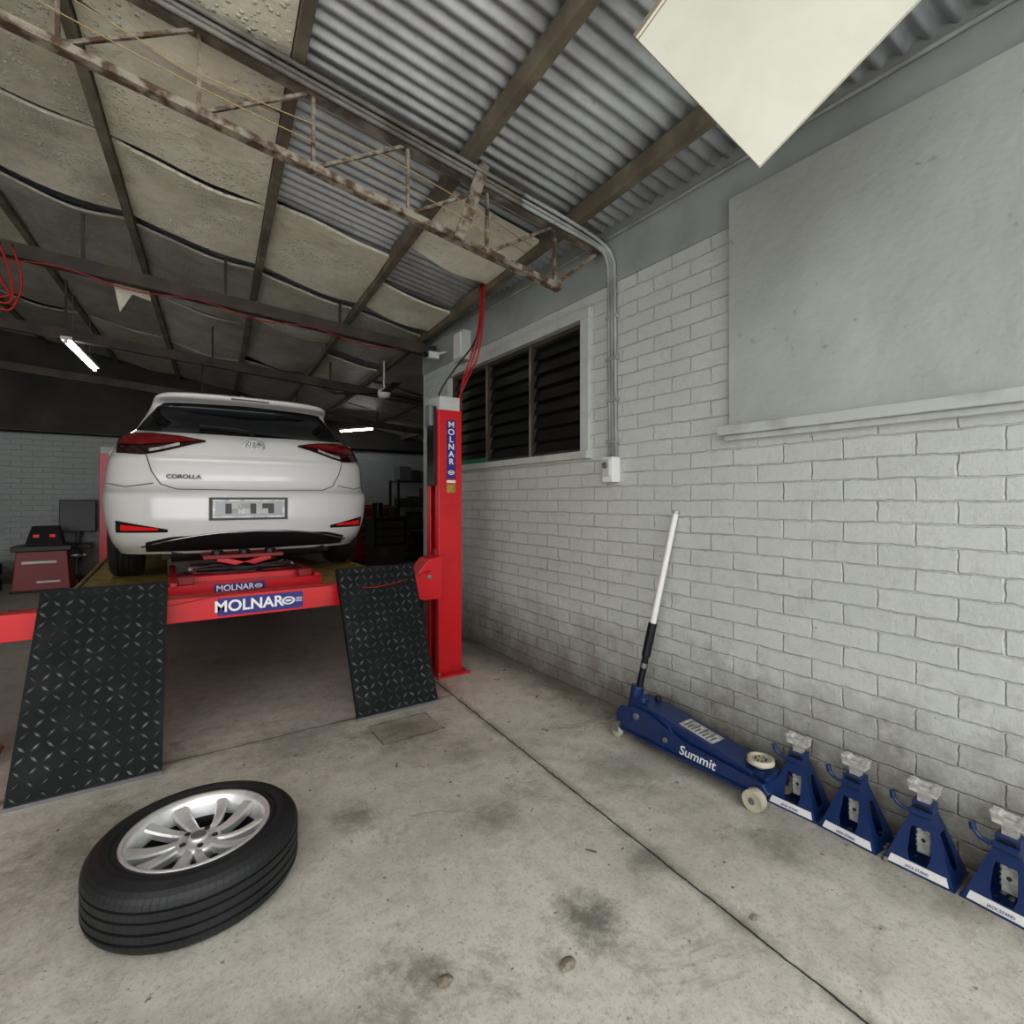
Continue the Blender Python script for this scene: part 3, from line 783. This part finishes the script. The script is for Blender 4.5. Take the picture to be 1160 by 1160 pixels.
for s in (-1, 1):
    for (ya, yb, yt0, yt1) in ((.75, 1.55, .95, 1.53), (1.62, 2.75, 1.60, 2.15)):
        vs = []; fs = []; N = 8
        for i in range(N + 1):
            z = 1.05 + .28 * i / N; u = i / N
            for j in range(5):
                y = (ya + (yt0 - ya) * u) * (1 - j / 4) + (yb + (yt1 - yb) * u) * (j / 4)
                vs.append(OC + V((s * (Wf(z) + .004), y, zm(z))))
        for i in range(N):
            for j in range(4): q = i * 5 + j; fs.append((q, q + 1, q + 6, q + 5))
        b.add(vs, fs, M_glass, True)
b.build('side_glass', car, normals=False)
b = MB()
for s in (-1, 1):
    b.ball(OC + V((s * .93, 2.75, 1.04)), .1, M_car, (1, .6, .7)); b.beam(OC + V((s * .72, 2.75, 1.0)), OC + V((s * .88, 2.75, 1.02)), .04, .04, M_blk)
b.build('door_mirrors', car)

def tyre_profile(R, wd, ri):
    h = wd / 2
    up = [(ri, h * .80), (ri + .006, h * .92), (ri + .02, h * .98), (ri + .024, h * .95), (ri + .03, h * 1.0), ((ri + R) / 2 + .005, h * 1.02), (R - .034, h * .97), (R - .021, h * .90), (R - .010, h * .78), (R - .0035, h * .66), (R - .001, h * .56)]
    tread = []
    for g in (.46, .16, -.16, -.46):
        zc = h * g
        tread += [(R, zc + .0045), (R - .007, zc + .003), (R - .007, zc - .003), (R, zc - .0045)]
    dn = [(r, -z) for r, z in reversed(up)]
    return up + tread + dn + [(ri - .005, -h * .7), (ri - .005, h * .7)]
def wheel(b, T, R=.313, wd=.205, ri=.205, sipes=False):
    b.lathe(tyre_profile(R, wd, ri), M_tyre, T, 96, closed=True, smooth=False)
    h = wd / 2
    b.lathe([(ri + .045, h * 1.01 + .0005), (ri + .048, h * 1.01 + .003), (ri + .052, h * 1.01 + .0005)], M_tyre, T, 64)
    if sipes:
        for i in range(96):
            a = 2 * math.pi * i / 96; e = .0075
            for sg in (1, -1):
                zr = [(R + .0006, .50 * h), (R - .0025, .66 * h), (R - .009, .78 * h), (R - .020, .90 * h)]
                P = []
                for q_, (rr, zz) in enumerate(zr): P.append((rr, zz * sg, .006 * q_))
                vs = []
                for rr, zz, sh in P:
                    vs.append(T @ V((rr * math.cos(a + sh), rr * math.sin(a + sh), zz))); vs.append(T @ V((rr * math.cos(a + sh + e), rr * math.sin(a + sh + e), zz)))
                b.add(vs, [(0, 1, 3, 2), (2, 3, 5, 4), (4, 5, 7, 6)], M_black)
            for (za, zb_) in ((-.11, .11), (-.41, -.21), (.21, .41)):
                vs = []
                for zz, sh in ((za * h, 0), (zb_ * h, .012)):
                    for ee in (0, e * .6): vs.append(T @ V(((R + .0006) * math.cos(a + sh + ee), (R + .0006) * math.sin(a + sh + ee), zz)))
                b.add(vs, [(0, 1, 3, 2)], M_black)
    b.lathe([(ri - .01, h * .80), (ri + .004, h * .93), (ri + .010, h * .90), (ri + .006, h * .97), (ri - .004, h * .95), (ri - .012, h * .80), (ri - .018, h * .55), (ri - .026, h * .25)], M_alu, T, 64)
    b.lathe([(ri - .026, h * .25), (ri - .03, h * .1), (ri - .03, -h * .8), (ri, -h * .9), (ri + .003, -h * .7)], M_alud, T, 64)
    b.lathe([(.001, -h * .35), (ri - .031, -h * .35)], M_alud, T, 40)
    zf = h * .66
    b.lathe([(.001, zf), (.024, zf), (.028, zf - .004), (.03, zf - .012), (.05, zf - .010), (.064, zf - .016), (.070, zf - .05), (.001, zf - .05)], M_alu, T, 40)
    b.lathe([(.001, zf + .002), (.02, zf + .002), (.023, zf)], M_steel, T, 24)
    for i in range(5):
        a = 2 * math.pi * (i + .5) / 5
        b.cyl(T @ V((.047 * math.cos(a), .047 * math.sin(a), zf - .02)), T @ V((.047 * math.cos(a), .047 * math.sin(a), zf - .0085)), .009, M_alud, 12)
    ro = ri - .004
    for i in range(5):
        a0 = 2 * math.pi * i / 5 + .25
        for (da, db, w0, w1) in ((-.20, -.14, .014, .029), (.30, .42, .012, .021)):
            def P(r, a, z, off):
                v = V((r * math.cos(a), r * math.sin(a), z)); t_ = V((-math.sin(a), math.cos(a), 0)); return v + t_ * off
            segs = 6; k1 = b.mi(M_alu); rg = []
            for q in range(segs + 1):
                u = q / segs; r = .055 + (ro - .055) * u; a = a0 + da * (1 - u) * .9 + db * u + .12 * math.sin(u * 1.5)
                w = w0 + (w1 - w0) * u; zt_ = zf - .012 + .026 * u ** 1.5 - .008 * math.sin(math.pi * u)
                rg.append([b.bm.verts.new(T @ P(r, a, zt_ - .030, -w * .8)), b.bm.verts.new(T @ P(r, a, zt_ - .006, -w)), b.bm.verts.new(T @ P(r, a, zt_, -w * .6)),
                           b.bm.verts.new(T @ P(r, a, zt_ - .003, w * .7)), b.bm.verts.new(T @ P(r, a, zt_ - .009, w)), b.bm.verts.new(T @ P(r, a, zt_ - .030, w * .8))])
            for A_, C_ in zip(rg, rg[1:]):
                for j in range(6):
                    f = b.bm.faces.new([A_[j], A_[(j + 1) % 6], C_[(j + 1) % 6], C_[j]]); f.material_index = k1
b = MB()
for sx, yy in WH:
    T = Matrix.Translation(OC + V((sx * .765, yy, .318))) @ Matrix.Rotation(sx * math.pi / 2, 4, 'Y')
    wheel(b, T)
b.build('wheels', car)

b = MB(); wheel(b, Matrix.Rotation(math.radians(20), 4, 'Z'), .299, .190, .203, True)
w = b.build('alloy_wheel_with_tyre'); w.location = (.088, 1.955, .0)

# ------------------------------------------------------------------ trolley jack
tj = empty('trolley_jack', (2.08, 1.5, 0))
b = MB(); xa, xb = 1.985, 2.165
prof = [(1.14, .045), (1.12, .075), (1.14, .105), (1.30, .115), (1.50, .125), (1.62, .150), (1.72, .185), (1.82, .19), (1.92, .165), (1.95, .12), (1.94, .06), (1.80, .05), (1.5, .045)]
for x in (xa, xb - .008): b.prism(prof, (x, 0, 0), (0, 1, 0), (0, 0, 1), (1, 0, 0), .008, M_blue)
b.bb(xa - .012, xa, 1.13, 1.93, .045, .058, M_blue); b.bb(xb, xb + .012, 1.13, 1.93, .045, .058, M_blue)
b.hexa([(xa + .02, 1.20, .10), (xb - .02, 1.20, .10), (xb - .02, 1.72, .12), (xa + .02, 1.72, .12), (xa + .02, 1.20, .125), (xb - .02, 1.20, .125), (xb - .02, 1.72, .20), (xa + .02, 1.72, .20)], M_blue)
b.hexa([(xa + .009, 1.58, .12), (xb - .009, 1.58, .12), (xb - .009, 1.90, .12), (xa + .009, 1.90, .12), (xa + .02, 1.64, .19), (xb - .02, 1.64, .19), (xb - .02, 1.86, .215), (xa + .02, 1.86, .215)], M_blue)
b.bb(xa + .01, xb - .01, 1.14, 1.18, .05, .10, M_blue)
b.prism([(1.14, .10), (1.26, .11), (1.26, .125), (1.14, .12)], (xa + .03, 0, 0), (0, 1, 0), (0, 0, 1), (1, 0, 0), .12, M_blue)
b.cyl((2.06, 1.90, .10), (2.085, 1.885, .26), .034, M_blue, 20); b.cyl((1.978, 1.87, .13), (2.172, 1.87, .13), .03, M_blue)
b.cyl((xa - .014, 1.80, .15), (xa, 1.80, .15), .018, M_steel, 12); b.cyl((xa - .012, 1.62, .10), (xa, 1.62, .10), .014, M_steel, 12)
b.cyl((2.03, 1.80, .21), (2.03, 1.80, .235), .022, M_blue, 16); b.cyl((2.12, 1.78, .205), (2.12, 1.78, .228), .016, M_blk, 12)
b.build('chassis', tj, .004)
b = MB()
b.cyl((2.075, 1.20, .125), (2.075, 1.20, .148), .026, M_steel); b.lathe([(.001, .012), (.035, .012), (.04, .02), (.052, .02), (.055, .0), (.001, 0)], M_offw, Matrix.Translation((2.075, 1.20, .145)), 28)
for k in range(8): b.cyl((2.075 + .022 * math.cos(k * .785), 1.20 + .022 * math.sin(k * .785), .155), (2.075 + .022 * math.cos(k * .785), 1.20 + .022 * math.sin(k * .785), .162), .005, M_gap, 8)
for x in (xa - .045, xb + .004):
    b.cyl((x, 1.16, .043), (x + .04, 1.16, .043), .043, M_offw, 24); b.cyl((x - .004, 1.16, .043), (x + .044, 1.16, .043), .014, M_steel, 12)
b.cyl((xa - .04, 1.16, .043), (xb + .04, 1.16, .043), .01, M_steel, 8)
for x in (xa - .018, xb - .008):
    b.cyl((x, 1.93, .03), (x + .025, 1.93, .03), .03, M_offw, 20); b.bb(x - .006, x + .031, 1.915, 1.945, .03, .085, M_steel)
b.build('wheels_and_saddle', tj, .002)
b = MB(); H0, H1 = V((2.082, 1.887, .2)), V((2.226, 1.75, 1.19))
b.cyl(H0, H0.lerp(H1, .40), .0175, M_blk, 16); b.cyl(H0.lerp(H1, .16), H0.lerp(H1, .185), .021, M_steel, 16)
b.cyl(H0.lerp(H1, .22), H0.lerp(H1, .40), .023, M_blk, 16)
b.cyl(H0.lerp(H1, .40), H0.lerp(H1, .985), .0165, M_white, 16); b.cyl(H0.lerp(H1, .985), H1, .018, M_dirtyw, 16)
b.build('handle', tj)
text('side_lettering', 'Summit', .062, M_txtw, (xa - .0015, 1.45, .085), (0, -1, 0), (0, 0, 1), tj, shear=.25, bold=.0008)
b = MB()
b.hexa([(2.03, 1.40, .1535), (2.12, 1.40, .1535), (2.12, 1.58, .180), (2.03, 1.58, .180), (2.03, 1.40, .156), (2.12, 1.40, .156), (2.12, 1.58, .1822), (2.03, 1.58, .1822)], M_dirtyw)
for i in range(8):
    y = 1.415 + i * .02; z = .1567 + (y - 1.40) * .1455
    b.bb(2.04, 2.085 + .03 * (i % 2), y, y + .007, z - .0005, z + .0008, M_gap)
b.build('top_sticker', tj)

# ------------------------------------------------------------------ jack stands
def stand(y, rot=0):
    e = empty('jack_stand', (2.148, y, 0))
    b = MB(); hx, hy, H = .076, .096, .20; tx, ty = .024, .026
    C = [(-1, -1), (1, -1), (1, 1), (-1, 1)]
    bot = [V((a * hx, c * hy, 0)) for a, c in C]; top = [V((a * tx, c * ty, H)) for a, c in C]
    for i in range(4):
        j = (i + 1) % 4; B0, B1, T0, T1 = bot[i], bot[j], top[i], top[j]
        def Q(u, v): return B0.lerp(B1, u).lerp(T0.lerp(T1, u), v)
        nr = (B1 - B0).cross(T0 - B0).normalized() * -.004
        quads = [[(0, .17), (.0, .7), (.23, .7), (.21, .17)], [(.79, .17), (.77, .7), (1, .7), (1, .17)], [(0, 0), (0, .17), (1, .17), (1, 0)], [(0, .70), (0, 1), (1, 1), (1, .70)],
                 [(.21, .17), (.23, .62), (.29, .3), (.36, .17)], [(.64, .17), (.71, .3), (.77, .62), (.79, .17)]]
        for q in quads:
            p = [Q(*s) for s in q]; b.hexa(p + [x + nr for x in p], M_blue)
        if i in (3, 1):
            p = [Q(.06, .02), Q(.94, .02), Q(.94, .15), Q(.06, .15)]; o = -nr * .35
            b.hexa([x + o for x in p] + [x for x in p], M_white)
    b.bb(-hx - .004, hx + .004, -hy - .004, hy + .004, 0, .005, M_blue)
    b.bb(-.027, .027, -.029, .029, H - .04, H + .02, M_blue)
    b.cyl((-.034, -.03, H - .01), (-.034, .03, H - .01), .012, M_blue, 12)
    b.tube([(-.034, .03, H - .01), (-.035, .045, H - .012), (-.036, .066, H - .004), (-.036, .078, H + .012)], .0065, M_blue, 8, 4)
    b.cyl((-.036, .078, H + .008), (-.036, .082, H + .03), .009, M_blue, 10)
    b.bb(-.0285, -.027, -.02, .02, H - .03, H + .012, M_blk)
    b.build('base', e)
    b = MB()
    b.bb(-.013, .013, -.018, .018, .045, .25, M_dirtyw)
    for k in range(9): b.bb(-.008, .008, .018, .023, .06 + k * .017, .068 + k * .017, M_dirtyw)
    b.bb(-.022, .022, -.038, .038, .25, .264, M_dirtyw)
    for s in (-1, 1):
        b.prism([(s * .038, .255), (s * .044, .283), (s * .024, .283), (s * .014, .264)], (-.022, 0, 0), (0, 1, 0), (0, 0, 1), (1, 0, 0), .044, M_dirtyw)
    b.prism([(-.022, .262), (-.026, .276), (-.010, .270), (.010, .270), (.026, .276), (.022, .262)], (0, -.036, 0), (1, 0, 0), (0, 0, 1), (0, 1, 0), .072, M_dirtyw)
    for z in (.09, .13): b.cyl((-.014, 0, z), (-.0125, 0, z), .007, M_txtd, 10)
    b.build('ratchet_column', e, .0015)
    for ch in e.children:
        ch.matrix_parent_inverse = Matrix()
    e.rotation_euler = (0, 0, rot)
    text('sticker_text', 'JACK STAND', .011, M_label, (-.0795, 0, .017), (0, -1, 0), (.25, 0, 1), e).matrix_parent_inverse = Matrix()
for i, y in enumerate((1.080, .87, .66, .445)): stand(y, [.05, -.03, .03, -.06][i])

# ------------------------------------------------------------------ background items
b = MB(); wx, wy = -1.40, 9.6
b.hexa([(wx - .30, wy - .28, .02), (wx + .30, wy - .28, .02), (wx + .30, wy + .28, .02), (wx - .30, wy + .28, .02), (wx - .26, wy - .24, .55), (wx + .26, wy - .24, .55), (wx + .26, wy + .24, .55), (wx - .26, wy + .24, .55)], M_dred)
b.bb(wx - .31, wx + .31, wy - .28, wy + .28, .55, .62, M_blk)
b.hexa([(wx - .2, wy - .1, .62), (wx + .2, wy - .1, .62), (wx + .2, wy + .2, .62), (wx - .2, wy + .2, .62), (wx - .14, wy, .88), (wx + .14, wy, .88), (wx + .14, wy + .2, .88), (wx - .14, wy + .2, .88)], M_blk)
b.bb(wx - .12, wx - .05, wy - .07, wy - .03, .72, .77, M_refl); b.bb(wx + .05, wx + .12, wy - .07, wy - .03, .72, .77, M_refl)
b.cyl((wx + .25, wy, .45), (wx + .45, wy, .45), .03, M_steel); b.cyl((wx + .36, wy, .45), (wx + .40, wy, .45), .08, M_blk)
b.bb(wx - .32, wx + .32, wy - .3, wy + .3, 0, .03, M_blk)
b.bb(wx - .2, wx + .16, wy - .278, wy - .262, .38, .42, M_white); b.bb(wx - .05, wx + .2, wy - .29, wy - .27, .12, .15, M_white)
b.build('wheel_balancer', bevel=.01)
b = MB(); cx, cy = -1.13, 10.15
b.box((cx, cy - .02, .55), (.40, .38, .07), M_blk); b.box((cx, cy + .2, 1.0), (.44, .06, .5), M_blk, Matrix.Rotation(-.1, 3, 'X'))
b.beam((cx, cy + .16, .55), (cx, cy + .2, .8), .06, .02, M_blk); b.cyl((cx, cy, .1), (cx, cy, .52), .025, M_steel)
for k in range(5):
    a = k * 1.2566; b.beam((cx, cy, .10), (cx + .22 * math.cos(a), cy + .2 * math.sin(a), .06), .04, .03, M_blk); b.ball((cx + .22 * math.cos(a), cy + .2 * math.sin(a), .03), .03, M_blk, n=10)
b.build('office_chair', bevel=.01)
b = MB()
for k in range(2): b.lathe(tyre_profile(.31, .2, .2), M_tyre, Matrix.Translation((-2.15, 9.6, .1 + .205 * k)), 48, closed=True, smooth=False)
b.build('stacked_tyres')
b = MB(); b.bb(3.0, 3.7, 9.75, 10.2, .08, 1.15, M_dred)
for k in range(6): b.bb(3.03, 3.67, 9.735, 9.75, .12 + k * .17, .27 + k * .17, M_dred); b.bb(3.1, 3.6, 9.72, 9.735, .235 + k * .17, .25 + k * .17, M_steel)
for x in (3.05, 3.65):
    for y in (9.8, 10.15): b.cyl((x - .02, y, .04), (x + .02, y, .04), .04, M_blk)
b.build('tool_chest', bevel=.005)
b = MB()
for x in (3.85, 5.0):
    for y in (9.75, 10.2): b.bb(x - .02, x + .02, y - .02, y + .02, 0, 1.65, M_blk)
for z in (.2, .65, 1.1, 1.6): b.bb(3.83, 5.02, 9.73, 10.22, z, z + .03, M_blk)
random.seed(5)
for z in (.23, .68, 1.13, 1.63):
    x = 3.9
    while x < 4.85:
        w_ = random.uniform(.12, .28); h_ = random.uniform(.15, .36); b.bb(x, x + w_ - .02, 9.8, 10.1, z, z + h_, random.choice([M_blk, M_dkbeam, M_dgrey, M_steel, M_dred])); x += w_
b.build('storage_shelf')
b = MB(); b.bb(2.75, 3.3, 8.0, 8.45, .5, .95, M_blk); b.bb(2.77, 3.28, 8.02, 8.43, .04, .5, M_dkbeam); b.cyl((2.88, 8.2, .95), (2.88, 8.2, 1.2), .09, M_blk); b.cyl((3.14, 8.25, .95), (3.14, 8.25, 1.12), .1, M_dgrey)
for k in range(3): b.bb(2.79, 3.26, 7.99, 8.0, .54 + k * .13, .64 + k * .13, M_dkbeam)
for x in (2.81, 3.24):
    for y in (8.06, 8.39): b.cyl((x, y, 0), (x, y, .05), .025, M_blk)
b.build('workbench_cabinet', bevel=.006)
b = MB(); b.tube([(-5.98, 10.43, 2.27), (5.5, 10.43, 2.27)], .04, M_dkbeam, 10, 1); b.build('wall_pipe')
b = MB()
pts = [V((-.35, 5.05, 3.0)), V((-.12, 5.1, 3.0)), V((-.10, 5.05, 2.85)), V((-.22, 5.02, 2.87)), V((-.30, 5.05, 2.72))]
b.add([p for p in pts] + [p + V((0, .01, 0)) for p in pts], [(0, 1, 2, 3, 4), (9, 8, 7, 6, 5), (0, 5, 6, 1), (1, 6, 7, 2), (2, 7, 8, 3), (3, 8, 9, 4), (4, 9, 5, 0)], M_ins2)
b.cyl((-.23, 5.05, 2.98), (-.23, 5.05, 3.3), .004, M_steel, 6); b.build('torn_insulation_flap')

def stone(x, y, r):
    b = MB()
    me = bmesh.new(); bmesh.ops.create_icosphere(me, subdivisions=2, radius=r)
    me.verts.ensure_lookup_table(); me.verts.index_update()
    cs_ = [V((v.co.x * 1.2, v.co.y * .9, v.co.z * .6)) * random.uniform(.82, 1.15) for v in me.verts]
    mz = min(c.z for c in cs_)
    b.add([c + V((x, y, -mz)) for c in cs_], [[v.index for v in f.verts] for f in me.faces], M_stone); me.free(); return b
for (x, y, r) in ((.888, 1.05, .019), (.595, 1.19, .018), (1.45, .86, .010)):
    stone(x, y, r).build('pebble')
b = MB()
for k in range(90):
    x = random.uniform(-.4, 2.0); y = random.uniform(.9, 3.2); r = random.uniform(.0015, .005)
    if (x - .088) ** 2 + (y - 1.955) ** 2 < .12 or (y > 2.75 and x < 1.45): continue
    b.ball((x, y, r * .5), r, M_stone, (1.4, 1, .6), 6)
for (x, y, a) in ((1.95, 2.6, .5), (1.7, 2.2, 1.9), (.9, 2.3, 1.2), (1.9, 3.0, 2.5), (.2, 1.3, .3), (1.25, 1.35, 2.2)):
    d = V((math.cos(a), math.sin(a), 0)) * .02
    b.beam(V((x, y, .003)) - d, V((x, y, .003)) + d, .008, .004, M_timber, w1=.002)
b.build('floor_debris')
b = MB()
for k in range(190):
    y = random.uniform(.2, 3.4) if k % 3 else random.uniform(.2, .9); x = 2.235 - abs(random.gauss(0, .07)); r = random.uniform(.003, .010)
    if x < 1.9: x = 2.2
    b.ball((x, y, r * .5), r, M_stone, (1.3, 1, .6), 6)
b.build('wall_base_rubble')

# ------------------------------------------------------------------ light & camera
wd = bpy.data.worlds.new('sky'); scene.world = wd; wd.use_nodes = True
bg = wd.node_tree.nodes['Background']; bg.inputs[0].default_value = (.985, .99, 1, 1); bg.inputs[1].default_value = 2.5
cam = bpy.data.cameras.new('camera'); co = bpy.data.objects.new('camera', cam); scene.collection.objects.link(co)
co.location = (0, 0, 1.25); co.rotation_euler = (math.radians(90), 0, math.radians(-34.05))
cam.sensor_width = 36; cam.lens = 18; cam.shift_y = -14 / 1160; cam.clip_start = .02
scene.camera = co
scene.view_settings.view_transform = 'Standard'; scene.view_settings.look = 'None'
scene.view_settings.exposure = .2; scene.view_settings.gamma = .88
